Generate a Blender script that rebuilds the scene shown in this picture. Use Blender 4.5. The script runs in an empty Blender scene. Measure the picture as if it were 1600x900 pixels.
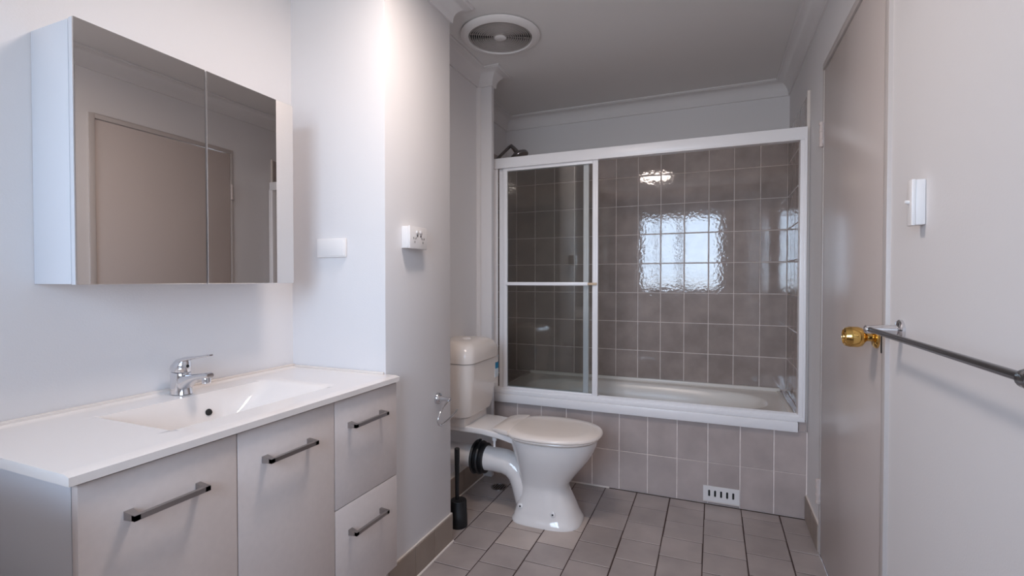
import bpy, bmesh, math, random
from mathutils import Vector, Matrix

random.seed(7)
SC = bpy.context.scene
COL = SC.collection
PI = math.pi

# ------------------------------------------------------------------ camera
cam_data = bpy.data.cameras.new('camera')
cam_data.sensor_width = 36.0
cam_data.lens = 760.7 / 1600 * 36.0
cam_data.clip_start = 0.02
cam = bpy.data.objects.new('camera', cam_data)
COL.objects.link(cam)
cam.location = (0, 0, 1.164)
cam.rotation_euler = (math.radians(90 - 0.9155), 0, math.radians(22.4145))
SC.camera = cam

# ------------------------------------------------------------------ world: pale overcast sky, dull ground below the horizon
world = bpy.data.worlds.new('world')
SC.world = world
world.use_nodes = True
wn, wl = world.node_tree.nodes, world.node_tree.links
wn.clear()
w_out = wn.new('ShaderNodeOutputWorld')
w_bg = wn.new('ShaderNodeBackground')
w_geo = wn.new('ShaderNodeNewGeometry')
w_sep = wn.new('ShaderNodeSeparateXYZ')
w_ramp = wn.new('ShaderNodeValToRGB')
w_map = wn.new('ShaderNodeMapRange')
w_map.inputs['From Min'].default_value = -1
w_map.inputs['From Max'].default_value = 1
wl.new(w_geo.outputs['Incoming'], w_sep.inputs[0])
wl.new(w_sep.outputs['Z'], w_map.inputs['Value'])
wl.new(w_map.outputs[0], w_ramp.inputs[0])
# Incoming points from the sky to the viewer, so low values are the zenith
w_ramp.color_ramp.elements[0].position = 0.0
w_ramp.color_ramp.elements[0].color = (0.52, 0.70, 1.0, 1)
w_ramp.color_ramp.elements[1].position = 0.495
w_ramp.color_ramp.elements[1].color = (0.64, 0.79, 1.0, 1)
e = w_ramp.color_ramp.elements.new(0.51)
e.color = (0.48, 0.52, 0.58, 1)
wl.new(w_ramp.outputs[0], w_bg.inputs['Color'])
w_bg.inputs['Strength'].default_value = 15.5
wl.new(w_bg.outputs[0], w_out.inputs[0])

# window portal (only steers sampling of the sky through the opening)
WX0, WX1, WZ0, WZ1, WY = -1.05, 0.12, 1.0, 2.16, -0.9
pl = bpy.data.lights.new('window_portal', 'AREA')
pl.shape = 'RECTANGLE'
pl.size = WX1 - WX0
pl.size_y = WZ1 - WZ0
pl.cycles.is_portal = True
po = bpy.data.objects.new('window_portal', pl)
COL.objects.link(po)
po.location = ((WX0 + WX1) / 2, WY - 0.13, (WZ0 + WZ1) / 2)
po.rotation_euler = (math.radians(90), 0, 0)

LAMP_STRENGTH = 46.0

# ------------------------------------------------------------------ colour management
vs = SC.view_settings
vs.view_transform = 'Standard'
vs.look = 'None'
vs.exposure = 0.0
vs.gamma = 1.0
vs.use_curve_mapping = False
SC.cycles.use_denoising = True
SC.cycles.max_bounces = 12
SC.cycles.diffuse_bounces = 6
SC.cycles.glossy_bounces = 6
SC.cycles.transparent_max_bounces = 16
SC.cycles.sample_clamp_indirect = 6.0


# ------------------------------------------------------------------ materials
def srgb(r, g, b):
    f = lambda c: (c / 255 / 12.92) if c / 255 <= 0.04045 else ((c / 255 + 0.055) / 1.055) ** 2.4
    return (f(r), f(g), f(b), 1)


def material(name, col, rough=0.5, metal=0.0, noise=None, bump=None, coat=0.0, spec=0.5, rand=0.0):
    """noise=(scale, amount) varies the colour, bump=(scale, strength, distance) adds relief, rand varies per object"""
    m = bpy.data.materials.new(name)
    m.use_nodes = True
    n, l = m.node_tree.nodes, m.node_tree.links
    b = n['Principled BSDF']
    b.inputs['Base Color'].default_value = col
    b.inputs['Roughness'].default_value = rough
    b.inputs['Metallic'].default_value = metal
    b.inputs['Specular IOR Level'].default_value = spec
    b.inputs['Coat Weight'].default_value = coat
    b.inputs['Coat Roughness'].default_value = 0.04
    geo = None
    if noise or bump:
        geo = n.new('ShaderNodeNewGeometry')
    sock = None
    if noise:
        t = n.new('ShaderNodeTexNoise')
        t.inputs['Scale'].default_value = noise[0]
        t.inputs['Detail'].default_value = 5
        l.new(geo.outputs['Position'], t.inputs['Vector'])
        mr = n.new('ShaderNodeMapRange')
        mr.inputs['From Min'].default_value = 0.3
        mr.inputs['From Max'].default_value = 0.7
        mr.inputs['To Min'].default_value = 1 - noise[1]
        mr.inputs['To Max'].default_value = 1 + noise[1]
        l.new(t.outputs['Fac'], mr.inputs['Value'])
        sock = mr.outputs[0]
    if rand:
        oi = n.new('ShaderNodeObjectInfo')
        mr2 = n.new('ShaderNodeMapRange')
        mr2.inputs['To Min'].default_value = 1 - rand
        mr2.inputs['To Max'].default_value = 1 + rand
        l.new(oi.outputs['Random'], mr2.inputs['Value'])
        if sock:
            mu = n.new('ShaderNodeMath')
            mu.operation = 'MULTIPLY'
            l.new(sock, mu.inputs[0])
            l.new(mr2.outputs[0], mu.inputs[1])
            sock = mu.outputs[0]
        else:
            sock = mr2.outputs[0]
    if sock:
        vm = n.new('ShaderNodeVectorMath')
        vm.operation = 'SCALE'
        vm.inputs[0].default_value = col[:3]
        l.new(sock, vm.inputs['Scale'])
        l.new(vm.outputs[0], b.inputs['Base Color'])
    if bump:
        t2 = n.new('ShaderNodeTexNoise')
        t2.inputs['Scale'].default_value = bump[0]
        t2.inputs['Detail'].default_value = 2
        l.new(geo.outputs['Position'], t2.inputs['Vector'])
        bp = n.new('ShaderNodeBump')
        bp.inputs['Strength'].default_value = bump[1]
        bp.inputs['Distance'].default_value = bump[2]
        l.new(t2.outputs['Fac'], bp.inputs['Height'])
        l.new(bp.outputs[0], b.inputs['Normal'])
    return m


def glass_material(name, tint, rough=0.0):
    m = bpy.data.materials.new(name)
    m.use_nodes = True
    n, l = m.node_tree.nodes, m.node_tree.links
    n.clear()
    o = n.new('ShaderNodeOutputMaterial')
    mix = n.new('ShaderNodeMixShader')
    tr = n.new('ShaderNodeBsdfTransparent')
    tr.inputs[0].default_value = (*tint, 1)
    gl = n.new('ShaderNodeBsdfGlossy')
    gl.inputs['Roughness'].default_value = rough
    fr = n.new('ShaderNodeFresnel')
    fr.inputs['IOR'].default_value = 1.5
    l.new(fr.outputs[0], mix.inputs[0])
    l.new(tr.outputs[0], mix.inputs[1])
    l.new(gl.outputs[0], mix.inputs[2])
    l.new(mix.outputs[0], o.inputs[0])
    return m


MAT = dict(
    wall=material('painted_plaster', srgb(224, 221, 221), 0.6, bump=(220, 0.12, 0.002)),
    ceiling=material('ceiling_paint', srgb(228, 225, 223), 0.8),
    cornice=material('cornice_paint', srgb(224, 220, 219), 0.7),
    tile=material('taupe_wall_tile', srgb(168, 154, 147), 0.045, noise=(9, 0.14), bump=(55, 0.10, 0.003), spec=0.85, rand=0.05),
    apron=material('taupe_apron_tile', srgb(182, 168, 163), 0.3, noise=(7, 0.12), bump=(30, 0.1, 0.003), rand=0.05),
    skirting=material('taupe_skirting_tile', srgb(146, 131, 119), 0.35, noise=(8, 0.1), rand=0.04),
    floor_tile=material('warm_grey_floor_tile', srgb(164, 152, 147), 0.3, noise=(6, 0.14), bump=(40, 0.1, 0.002), rand=0.07),
    floor_tile_pale=material('pale_floor_tile', srgb(184, 170, 162), 0.3, noise=(6, 0.1), bump=(40, 0.1, 0.002), rand=0.03),
    grout=material('pale_grout', srgb(232, 220, 214), 0.9, noise=(30, 0.1)),
    grout_dark=material('dark_floor_grout', srgb(70, 54, 50), 0.95, noise=(30, 0.2)),
    silicone=material('white_silicone', srgb(226, 216, 208), 0.5),
    white_frame=material('white_powder_coat', srgb(246, 243, 243), 0.3),
    door=material('taupe_door_paint', srgb(201, 190, 185), 0.24, bump=(60, 0.05, 0.002)),
    door_frame=material('taupe_frame_paint', srgb(196, 188, 184), 0.35),
    laminate=material('white_laminate', srgb(216, 206, 202), 0.35, noise=(60, 0.02)),
    laminate_edge=material('laminate_edge', srgb(214, 216, 222), 0.4),
    ceramic=material('white_glazed_ceramic', srgb(236, 230, 226), 0.08, coat=0.5),
    cistern=material('white_cistern_plastic', srgb(226, 216, 208), 0.18),
    seat=material('white_seat_plastic', srgb(238, 226, 216), 0.22),
    bath=material('cream_bath_enamel', srgb(236, 229, 221), 0.25),
    plastic=material('white_plastic', srgb(234, 230, 228), 0.3),
    chrome=material('chrome', (0.72, 0.72, 0.74, 1), 0.07, 1.0),
    chrome_dark=material('shower_chrome', (0.35, 0.34, 0.34, 1), 0.15, 1.0),
    nickel=material('brushed_nickel', (0.40, 0.38, 0.375, 1), 0.28, 1.0),
    dimmed_chrome=material('dimmed_chrome_bar', (0.24, 0.24, 0.25, 1), 0.25, 1.0),
    brass=material('polished_brass', (0.78, 0.50, 0.16, 1), 0.12, 1.0),
    black=material('black_plastic', (0.006, 0.006, 0.007, 1), 0.45),
    rubber=material('black_rubber', (0.010, 0.010, 0.011, 1), 0.4),
    dark=material('dark_void', (0.01, 0.01, 0.01, 1), 0.8),
    shadow_gap=material('painted_gap_shade', (0.05, 0.035, 0.03, 1), 0.8),
    mirror=material('silvered_mirror', (0.72, 0.68, 0.65, 1), 0.01, 1.0),
    blue=material('blue_print', srgb(20, 120, 160), 0.4),
    navy=material('navy_print', srgb(12, 50, 84), 0.4),
    label=material('label_paper', srgb(205, 212, 216), 0.4),
    yellowed=material('yellowed_plastic', srgb(206, 180, 150), 0.4),
    hinge=material('painted_hinge', srgb(206, 192, 186), 0.35),
    grille=material('fan_grille_plastic', srgb(196, 188, 184), 0.5),
    glass=glass_material('shower_glass', (0.895, 0.90, 0.89)),
    window_glass=glass_material('window_glass', (0.97, 0.98, 0.98)),
    frosted=glass_material('frosted_window_glass', (0.8, 0.86, 0.92), 0.15),
)
lamp_mat = bpy.data.materials.new('lit_opal_glass')
lamp_mat.use_nodes = True
lb = lamp_mat.node_tree.nodes['Principled BSDF']
lb.inputs['Base Color'].default_value = (0.9, 0.9, 0.88, 1)
lb.inputs['Emission Color'].default_value = (1.0, 0.865, 0.79, 1)
lb.inputs['Emission Strength'].default_value = LAMP_STRENGTH
MAT['lamp'] = lamp_mat


# ------------------------------------------------------------------ mesh helpers
class MB:
    def __init__(self):
        self.v, self.f = [], []

    def add(self, vs_, fs):
        o = len(self.v)
        self.v += [tuple(p) for p in vs_]
        self.f += [tuple(i + o for i in q) for q in fs]
        return self

    def box(self, x0, x1, y0, y1, z0, z1):
        vs_ = [(x, y, z) for x in (x0, x1) for y in (y0, y1) for z in (z0, z1)]
        return self.add(vs_, [(0, 1, 3, 2), (4, 6, 7, 5), (0, 4, 5, 1), (2, 3, 7, 6), (0, 2, 6, 4), (1, 5, 7, 3)])

    def loft(self, rings, cap0=True, cap1=True, closed=True):
        n = len(rings[0])
        vs_, fs = [], []
        for r in rings:
            vs_ += [tuple(p) for p in r]
        for i in range(len(rings) - 1):
            for j in range(n if closed else n - 1):
                k = (j + 1) % n
                fs.append((i * n + j, i * n + k, (i + 1) * n + k, (i + 1) * n + j))
        if cap0:
            fs.append(tuple(reversed(range(n))))
        if cap1:
            fs.append(tuple(range((len(rings) - 1) * n, len(rings) * n)))
        return self.add(vs_, fs)

    def lathe(self, prof, centre, axis='z', n=32, cap0=True, cap1=True):
        c = Vector(centre)
        d = {'x': Vector((1, 0, 0)), 'y': Vector((0, 1, 0)), 'z': Vector((0, 0, 1))}[axis] if isinstance(axis, str) else Vector(axis).normalized()
        a = d.orthogonal().normalized()
        b = d.cross(a)
        rings = []
        for r, h in prof:
            rings.append([c + d * h + (a * math.cos(2 * PI * j / n) + b * math.sin(2 * PI * j / n)) * max(r, 1e-4) for j in range(n)])
        return self.loft(rings, cap0, cap1)

    def tube(self, pts, r, n=12, closed=False):
        P = [Vector(p) for p in pts]
        rr = r if isinstance(r, (list, tuple)) else [r] * len(P)
        m = len(P)
        T = []
        for i in range(m):
            if closed:
                t = P[(i + 1) % m] - P[i - 1]
            else:
                t = P[min(i + 1, m - 1)] - P[max(i - 1, 0)]
            T.append(t.normalized())
        a = T[0].orthogonal().normalized()
        rings = []
        for i in range(m):
            a = (a - T[i] * a.dot(T[i])).normalized()
            b = T[i].cross(a)
            rings.append([P[i] + (a * math.cos(2 * PI * j / n) + b * math.sin(2 * PI * j / n)) * rr[i] for j in range(n)])
        if closed:
            rings.append(rings[0])
            return self.loft(rings, False, False)
        return self.loft(rings)


def world_loc(o):
    p = Vector((0, 0, 0))
    while o is not None:
        p += o.location
        o = o.parent
    return p


def build(name, mb, mat, parent=None, bevel=0.0, seg=2, smooth=None, origin=None):
    """link what mb holds as ONE mesh object; coordinates are world coordinates"""
    me = bpy.data.meshes.new(name)
    off = world_loc(parent) if parent else Vector((0, 0, 0))
    o_loc = Vector((0, 0, 0))
    if origin is not None:
        o_loc = Vector(origin) - off
    sh = off + o_loc
    me.from_pydata([(v[0] - sh.x, v[1] - sh.y, v[2] - sh.z) for v in mb.v], [], mb.f)
    bm = bmesh.new()
    bm.from_mesh(me)
    bmesh.ops.remove_doubles(bm, verts=bm.verts, dist=1e-6)
    bmesh.ops.recalc_face_normals(bm, faces=bm.faces)
    if bevel:
        es = [ed for ed in bm.edges if len(ed.link_faces) == 2 and ed.calc_face_angle(0) > 0.5]
        bmesh.ops.bevel(bm, geom=es, offset=bevel, segments=seg, profile=0.5, affect='EDGES', clamp_overlap=True)
    bm.to_mesh(me)
    bm.free()
    if smooth is None:
        smooth = 40 if bevel else 0
    if smooth:
        for p in me.polygons:
            p.use_smooth = True
        me.set_sharp_from_angle(angle=math.radians(smooth))
    me.materials.append(MAT[mat])
    o = bpy.data.objects.new(name, me)
    COL.objects.link(o)
    o.location = o_loc
    if parent:
        o.parent = parent
    return o


def tag(o, label, cat, group=None, kind=None):
    o['label'] = label
    o['category'] = cat
    if group:
        o['group'] = group
    if kind:
        o['kind'] = kind
    return o


def thing(name, label, cat, loc, group=None):
    o = bpy.data.objects.new(name, None)
    o.empty_display_size = 0.05
    COL.objects.link(o)
    o.location = loc
    return tag(o, label, cat, group)


def struct(name, mb, mat, label, cat, **kw):
    return tag(build(name, mb, mat, **kw), label, cat, kind='structure')


def box(*a):
    return MB().box(*a)


TILE_CACHE = {}


def tile(parent, centre, u, v, w, h, mat, thick=0.006, cham=0.0022, name='tile'):
    """a chamfered tile lying in the u-v plane, its back on the grout bed; centre is the middle of its back"""
    key = (round(w, 4), round(h, 4), mat, thick)
    me = TILE_CACHE.get(key)
    if me is None:
        me = bpy.data.meshes.new('tile')
        a, b, c = w / 2, h / 2, cham
        V = []
        for (i, z) in ((0, 0), (0, thick - c * 0.7), (c, thick)):
            V += [(-a + i, -b + i, z), (a - i, -b + i, z), (a - i, b - i, z), (-a + i, b - i, z)]
        F = [(8, 9, 10, 11)]
        for k in (0, 4):
            for j in range(4):
                F.append((k + j, k + (j + 1) % 4, k + 4 + (j + 1) % 4, k + 4 + j))
        me.from_pydata(V, [], F)
        me.materials.append(MAT[mat])
        TILE_CACHE[key] = me
    o = bpy.data.objects.new(name, me)
    COL.objects.link(o)
    U, W = Vector(u), Vector(v)
    N = U.cross(W)
    m = Matrix(((U.x, W.x, N.x, 0), (U.y, W.y, N.y, 0), (U.z, W.z, N.z, 0), (0, 0, 0, 1)))
    o.matrix_basis = Matrix.Translation(Vector(centre) - world_loc(parent)) @ m
    o.parent = parent
    return o


# ------------------------------------------------------------------ the room
XL, XR, YB, YF, ZC = -1.515, 0.43, 3.43, WY, 2.385
XN, YN, YN2 = -1.0765, 1.4286, 1.8935            # pillar beside the vanity
XW = -1.290                                       # wall behind the toilet
XS, YS1, YS2 = -1.203, 2.60, 2.638                # short stub the shower screen is fixed to
XSH = -1.46                                       # left wall of the shower
DY0, DY1, DZ = 1.587, 2.39, 2.04                  # door leaf

fl = struct('floor', box(-1.7, 0.6, YF - 0.1, 3.6, -0.1, -0.002), 'grout_dark', 'warm grey tiled bathroom floor with dark joints', 'floor')
struct('ceiling', box(-1.7, 0.6, YF - 0.1, 3.6, ZC, ZC + 0.1), 'ceiling', 'plain white plaster ceiling', 'ceiling')

struct('wall_left', box(XL - 0.12, XL, YF, YN + 0.1, 0, ZC), 'wall', 'white painted wall behind the vanity and mirror cabinet', 'wall')
struct('wall_pillar', box(XL - 0.12, XN, YN, YN2, 0, ZC), 'wall', 'white wall pillar between vanity and toilet', 'wall', bevel=0.004)
struct('wall_toilet', box(XL - 0.12, XW, YN2, YS1, 0, ZC), 'wall', 'white painted wall behind the toilet cistern', 'wall')
struct('wall_stub', box(XL - 0.12, XS, YS1, YS2, 0, ZC), 'wall', 'narrow white wall stub at the left of the shower screen', 'wall', bevel=0.003)
w_sl = struct('wall_shower', box(XL - 0.12, XSH, YS2, YB, 0, ZC), 'wall', 'left end wall inside the shower, tiled below', 'wall')
w_b = struct('wall_back', box(XL - 0.12, XR + 0.12, YB, YB + 0.12, 0, ZC), 'wall', 'rear shower wall, taupe tiles below white plaster', 'wall')
wr = MB()
wr.box(XR, XR + 0.12, YF, DY0 - 0.03, 0, ZC)
wr.box(XR, XR + 0.12, DY1 + 0.022, YB, 0, ZC)
wr.box(XR, XR + 0.12, DY0 - 0.03, DY1 + 0.022, DZ + 0.026, ZC)
w_r = struct('wall_right', wr, 'wall', 'white painted wall holding the door and towel rail', 'wall')
wf = MB()
wf.box(XL - 0.12, WX0, YF - 0.12, YF, 0, ZC)
wf.box(WX1, XR + 0.12, YF - 0.12, YF, 0, ZC)
wf.box(WX0, WX1, YF - 0.12, YF, 0, WZ0)
wf.box(WX0, WX1, YF - 0.12, YF, WZ1, ZC)
struct('wall_front', wf, 'wall', 'white wall with the window, behind the viewpoint', 'wall')

# window (seen only as a reflection in the shower tiles)
win = struct('window_1', box(WX0 + 0.04, -0.46, YF - 0.075, YF - 0.069, WZ0 + 0.04, WZ1 - 0.04), 'window_glass', 'white framed window seen reflected in the shower tiles', 'window')
fr = MB()
for (a, b, c, d) in ((WX0, WX1, WZ0, WZ0 + 0.045), (WX0, WX1, WZ1 - 0.045, WZ1), (WX0, WX0 + 0.045, WZ0, WZ1), (WX1 - 0.045, WX1, WZ0, WZ1), (-0.485, -0.435, WZ0, WZ1), (-0.83, -0.795, WZ0, WZ1)):
    fr.box(a, b, YF - 0.1, YF - 0.045, c, d)
build('window_frame', fr, 'white_frame', win)
build('pane', box(-0.455, WX1 - 0.04, YF - 0.075, YF - 0.069, WZ0 + 0.04, WZ1 - 0.04), 'window_glass', win)
build('window_sill', box(WX0 - 0.03, WX1 + 0.03, YF + 0.001, YF + 0.04, WZ0 - 0.025, WZ0 - 0.001), 'white_frame', win, bevel=0.004)

# cornice: one cove swept round the room with mitred corners
path = [(XR, YF), (XR, YB), (XSH, YB), (XSH, YS2), (XS, YS2), (XS, YS1), (XW, YS1), (XW, YN2), (XN, YN2), (XN, YN), (XL, YN), (XL, YF)]
prof = [(0, ZC - 0.088), (0.009, ZC - 0.088), (0.010, ZC - 0.080)]
for k in range(9):
    t = k / 8 * PI / 2
    prof.append((0.010 + 0.062 * (1 - math.cos(t)), ZC - 0.080 + 0.068 * math.sin(t)))
prof += [(0.074, ZC - 0.009), (0.082, ZC - 0.008), (0.082, ZC - 0.0005)]
rings = []
N_ = len(path)
for i in range(N_):
    p, a, b = Vector(path[i]), Vector(path[i - 1]), Vector(path[(i + 1) % N_])
    d0, d1 = (p - a).normalized(), (b - p).normalized()
    n0, n1 = Vector((-d0.y, d0.x)), Vector((-d1.y, d1.x))
    off = n0 + n1 if abs(d0.dot(d1)) < 0.1 else n0
    rings.append([(p.x + off.x * q, p.y + off.y * q, z) for q, z in prof])
rings.append(rings[0])
cm = MB().loft(rings, False, False, closed=False)
struct('trim_1', cm, 'cornice', 'white cove cornice running round the ceiling', 'cornice', smooth=30)

# small quarter-round bead in the corner by the cistern
qb = MB()
sec = lambda z: [(XW, YS1, z)] + [(XW + 0.021 * math.cos(t), YS1 - 0.021 * math.sin(t), z) for t in [k * PI / 12 for k in range(7)]]
qb.loft([sec(0.125), sec(ZC - 0.09)])
struct('trim_2', qb, 'cornice', 'white rounded bead in the corner above the cistern', 'trim', smooth=40)

# ------------------------------------------------------------------ floor tiles
PX = 0.172
xs = [0.311 + 0.172] + [0.311 - PX * k for k in range(10)]
xs = sorted(xs)
xs[0] = -1.25
# joint position and tile length per column, as laid (the joints do not line up across columns)
columns = [(2.03, 0.16), (1.882, 0.158), (2.104, 0.153), (2.03, 0.156), (2.114, 0.160), (2.207, 0.170), (2.294, 0.163), (2.380, 0.155), (2.459, 0.170), (2.379, 0.165)]
for i in range(len(xs) - 1):
    x0, x1 = xs[i], min(xs[i + 1], XR - 0.001)
    base, PY = columns[i]
    y_lo_lim = 0.15
    k0 = math.floor((y_lo_lim - base) / PY)
    k = k0
    while True:
        y0, y1 = base + k * PY, base + (k + 1) * PY
        k += 1
        if y0 > 2.71:
            break
        if y1 > 2.712 or 2.712 - y1 < 0.03:
            y1 = 2.712
        if y1 - y0 < 0.02:
            continue
        jx = random.uniform(-0.0008, 0.0008)
        pale = (i in (2, 3) and 1.98 < (y0 + y1) / 2 < 2.3) or (i == 1 and 2.12 < (y0 + y1) / 2 < 2.28)
        tile(fl, ((x0 + x1) / 2 + jx, (y0 + y1) / 2, -0.006), (1, 0, 0), (0, 1, 0), round(x1 - x0 - 0.005, 3), round(y1 - y0 - 0.0038, 3), 'floor_tile_pale' if pale else 'floor_tile')
        if y1 >= 2.712:
            break

# ------------------------------------------------------------------ shower wall tiles (200 mm high, 150 mm wide)
TZ0, TH, TW = 0.483, 0.1986, 0.1498
ROWS = 8
bed = 0.006
def grout_bed(name, mb, parent):
    return build(name, mb, 'grout', parent)
# the beds carry the joints; the tiles stand 4 mm proud of them
grout_bed('grout_bed', box(XSH, XR, YB - bed, YB - 0.0005, 0.40, TZ0 + ROWS * TH), w_b)
grout_bed('grout_bed', box(XR - bed, XR - 0.0005, 2.735 + 0.005, YB - 0.006, 0.40, TZ0 + ROWS * TH), w_r)
grout_bed('grout_bed', box(XSH + 0.0005, XSH + bed, YS2, YB - 0.006, 0.40, TZ0 + ROWS * TH), w_sl)
JT = 0.0046
for r in range(ROWS):
    zc = TZ0 + (r + 0.5) * TH
    k = 0
    while True:
        x1 = XR - 0.007 - k * TW
        x0 = max(x1 - TW, XSH + 0.008)
        if x1 - x0 < 0.02:
            break
        tile(w_b, ((x0 + x1) / 2, YB - bed + 0.004, zc), (1, 0, 0), (0, 0, 1), round(x1 - x0 - JT, 3), round(TH - JT, 4), 'tile')
        k += 1
    for (par, xx, u) in ((w_r, XR - bed + 0.004, (0, -1, 0)), (w_sl, XSH + bed - 0.004, (0, 1, 0))):
        k = 0
        while True:
            y1 = YB - 0.010 - k * TW
            y0 = max(y1 - TW, 2.741)
            if y1 - y0 < 0.02:
                break
            tile(par, (xx, (y0 + y1) / 2, zc), u, (0, 0, 1), round(y1 - y0 - JT, 3), round(TH - JT, 4), 'tile')
            k += 1

# white edge trim where the tiling stops by the door
struct('trim_3', box(XR - 0.014, XR - 0.0003, 2.727, 2.739, 0.425, TZ0 + ROWS * TH + 0.008), 'silicone', 'thin white strip edging the tiles beside the door', 'trim', bevel=0.002)

# ------------------------------------------------------------------ bath apron: low wall with two rows of tiles
YA = 2.72
ap = struct('wall_apron', box(XW + 0.002, XR - 0.0005, YA, 2.765, 0, 0.425), 'grout', 'low tiled wall along the front of the bath', 'wall')
AW = 0.1524
rows = [(0.002, 0.216), (0.217, 0.424)]
for (z0, z1) in rows:
    k = -1
    while True:
        x1 = 0.286 - k * AW
        x0 = x1 - AW
        k += 1
        x1 = min(x1, XR - 0.003)
        x0 = max(x0, XW + 0.004)
        if x1 < XW + 0.03:
            break
        if x1 - x0 < 0.02:
            continue
        tile(ap, ((x0 + x1) / 2, YA + 0.004, (z0 + z1) / 2), (1, 0, 0), (0, 0, 1), round(x1 - x0 - 0.005, 3), round(z1 - z0 - 0.0005, 4), 'apron')
# tiled ledges at both ends of the bath
led = MB().box(0.392, XR - 0.008, YA - 0.004, YB - 0.008, 0.427, 0.478)
build('ledge', led, 'grout', w_r)
y = YA - 0.002
while y < YB - 0.03:
    y1 = min(y + 0.15, YB - 0.012)
    tile(w_r, ((0.392 + XR - 0.008) / 2, (y + y1) / 2, 0.476), (1, 0, 0), (0, 1, 0), round(XR - 0.008 - 0.392 - 0.001, 3), round(y1 - y - 0.003, 3), 'tile')
    y += 0.15
tile(w_r, ((0.392 + XR - 0.006) / 2, YA - 0.004, 0.452), (1, 0, 0), (0, 0, 1), 0.03, 0.045, 'apron', thick=0.004)
led = MB().box(XSH + 0.010, -1.262, 2.770, YB - 0.008, 0.36, 0.478)
build('ledge', led, 'grout', w_sl)
for k in range(4):
    y0 = 2.771 + k * 0.161
    tile(w_sl, ((XSH + 0.010 - 1.262) / 2, y0 + 0.081, 0.476), (1, 0, 0), (0, 1, 0), round(-1.262 - XSH - 0.012, 3), 0.158, 'tile')

# ------------------------------------------------------------------ skirting tiles
def skirting(name, label, x, ys, zt, facing):
    """ys: tile edges along Y; facing +1/-1 along X"""
    x0, x1 = (x + 0.0005, x + 0.007) if facing > 0 else (x - 0.007, x - 0.0005)
    b = struct(name, box(x0, x1, ys[0], ys[-1], -0.002, zt), 'silicone', label, 'baseboard')
    for a, c in zip(ys, ys[1:]):
        tile(b, (x + facing * 0.005, (a + c) / 2, zt / 2 - 0.001), (0, facing, 0), (0, 0, 1), round(c - a - 0.003, 3), zt - 0.006, 'skirting')
    return b
skirting('baseboard_pillar', 'taupe tile skirting with a white top edge at the foot of the wall pillar', XN, [1.28 + 0.149, 1.60, 1.74, YN2], 0.126, 1)
skirting('baseboard_right', 'short taupe tile skirting between door and bath', XR, [DY1 + 0.024, 2.56, YA - 0.002], 0.118, -1)
bt = struct('baseboard_toilet', box(XW + 0.0005, XW + 0.032, YN2 + 0.002, YS1 - 0.002, -0.002, 0.128), 'silicone', 'taupe tile skirting on the wall behind the toilet', 'baseboard')
for a, c in ((1.90, 2.05), (2.05, 2.20), (2.20, 2.35), (2.35, 2.50), (2.50, 2.597)):
    tile(bt, (XW + 0.030, (a + c) / 2, 0.063), (0, 1, 0), (0, 0, 1), round(c - a - 0.003, 3), 0.122, 'skirting')
# white bead of silicone along the foot of the pillar, under the screen's tiles and behind the toilet
sb = MB().tube([(XN + 0.012, 1.43, 0.001), (XN + 0.012, YN2, 0.001)], 0.005, 8)
struct('trim_4', sb, 'silicone', 'white sealant line along the foot of the pillar skirting', 'trim')
sb = MB().tube([(XW + 0.037, 1.90, 0.001), (XW + 0.037, YA - 0.005, 0.001), (-0.53, YA - 0.005, 0.001)], 0.005, 8)
struct('trim_5', sb, 'silicone', 'white sealant line on the floor around the toilet corner', 'trim')

# ------------------------------------------------------------------ door
door = struct('door_1', box(XR - 0.004, XR + 0.034, DY0 + 0.002, DY1 - 0.003, 0.006, DZ - 0.003), 'door', 'flush taupe painted door with a brass knob', 'door', bevel=0.002)
dfm = MB()
dfm.box(XR - 0.010, XR + 0.05, DY0 - 0.030, DY0 - 0.001, 0, DZ + 0.026)
dfm.box(XR - 0.006, XR + 0.05, DY1 + 0.001, DY1 + 0.021, 0, DZ + 0.026)
dfm.box(XR - 0.010, XR + 0.05, DY0 - 0.001, DY1 + 0.001, DZ + 0.001, DZ + 0.026)
build('door_frame', dfm, 'door_frame', door, bevel=0.002)
for zc in (1.775, 0.268):
    h = MB()
    h.lathe([(0.0075, -0.052), (0.0075, 0.052)], (XR - 0.012, DY1 + 0.004, zc), 'z', 12)
    hg = build('hinge', h, 'hinge', door, smooth=40)
    for kz in (-0.05, -0.018, 0.018, 0.05):
        build('hinge_ring', MB().lathe([(0.0095, -0.005), (0.0095, 0.005)], (XR - 0.012, DY1 + 0.004, zc + kz * 0.9), 'z', 12), 'hinge', hg, smooth=40)
# knob
ky, kz = 1.648, 1.003
rose = MB().lathe([(0.030, 0.0), (0.030, -0.004), (0.024, -0.010), (0.014, -0.012)], (XR - 0.004, ky, kz), 'x', 28)
ro = build('knob_rose', rose, 'brass', door, smooth=40)
kp = [(0.011, -0.010), (0.011, -0.024), (0.016, -0.029), (0.0265, -0.036), (0.0295, -0.046), (0.0290, -0.066), (0.0255, -0.077), (0.020, -0.080), (0.019, -0.077), (0.008, -0.077), (0.007, -0.082), (0.001, -0.083)]
build('door_knob', MB().lathe(kp, (XR - 0.004, ky, kz), 'x', 32), 'brass', door, smooth=40)['label'] = 'polished brass door knob'
build('latch_plate', box(XR - 0.0115, XR - 0.004, DY0 - 0.006, DY0 + 0.001, kz - 0.035, kz + 0.02), 'dark', door)

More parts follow.
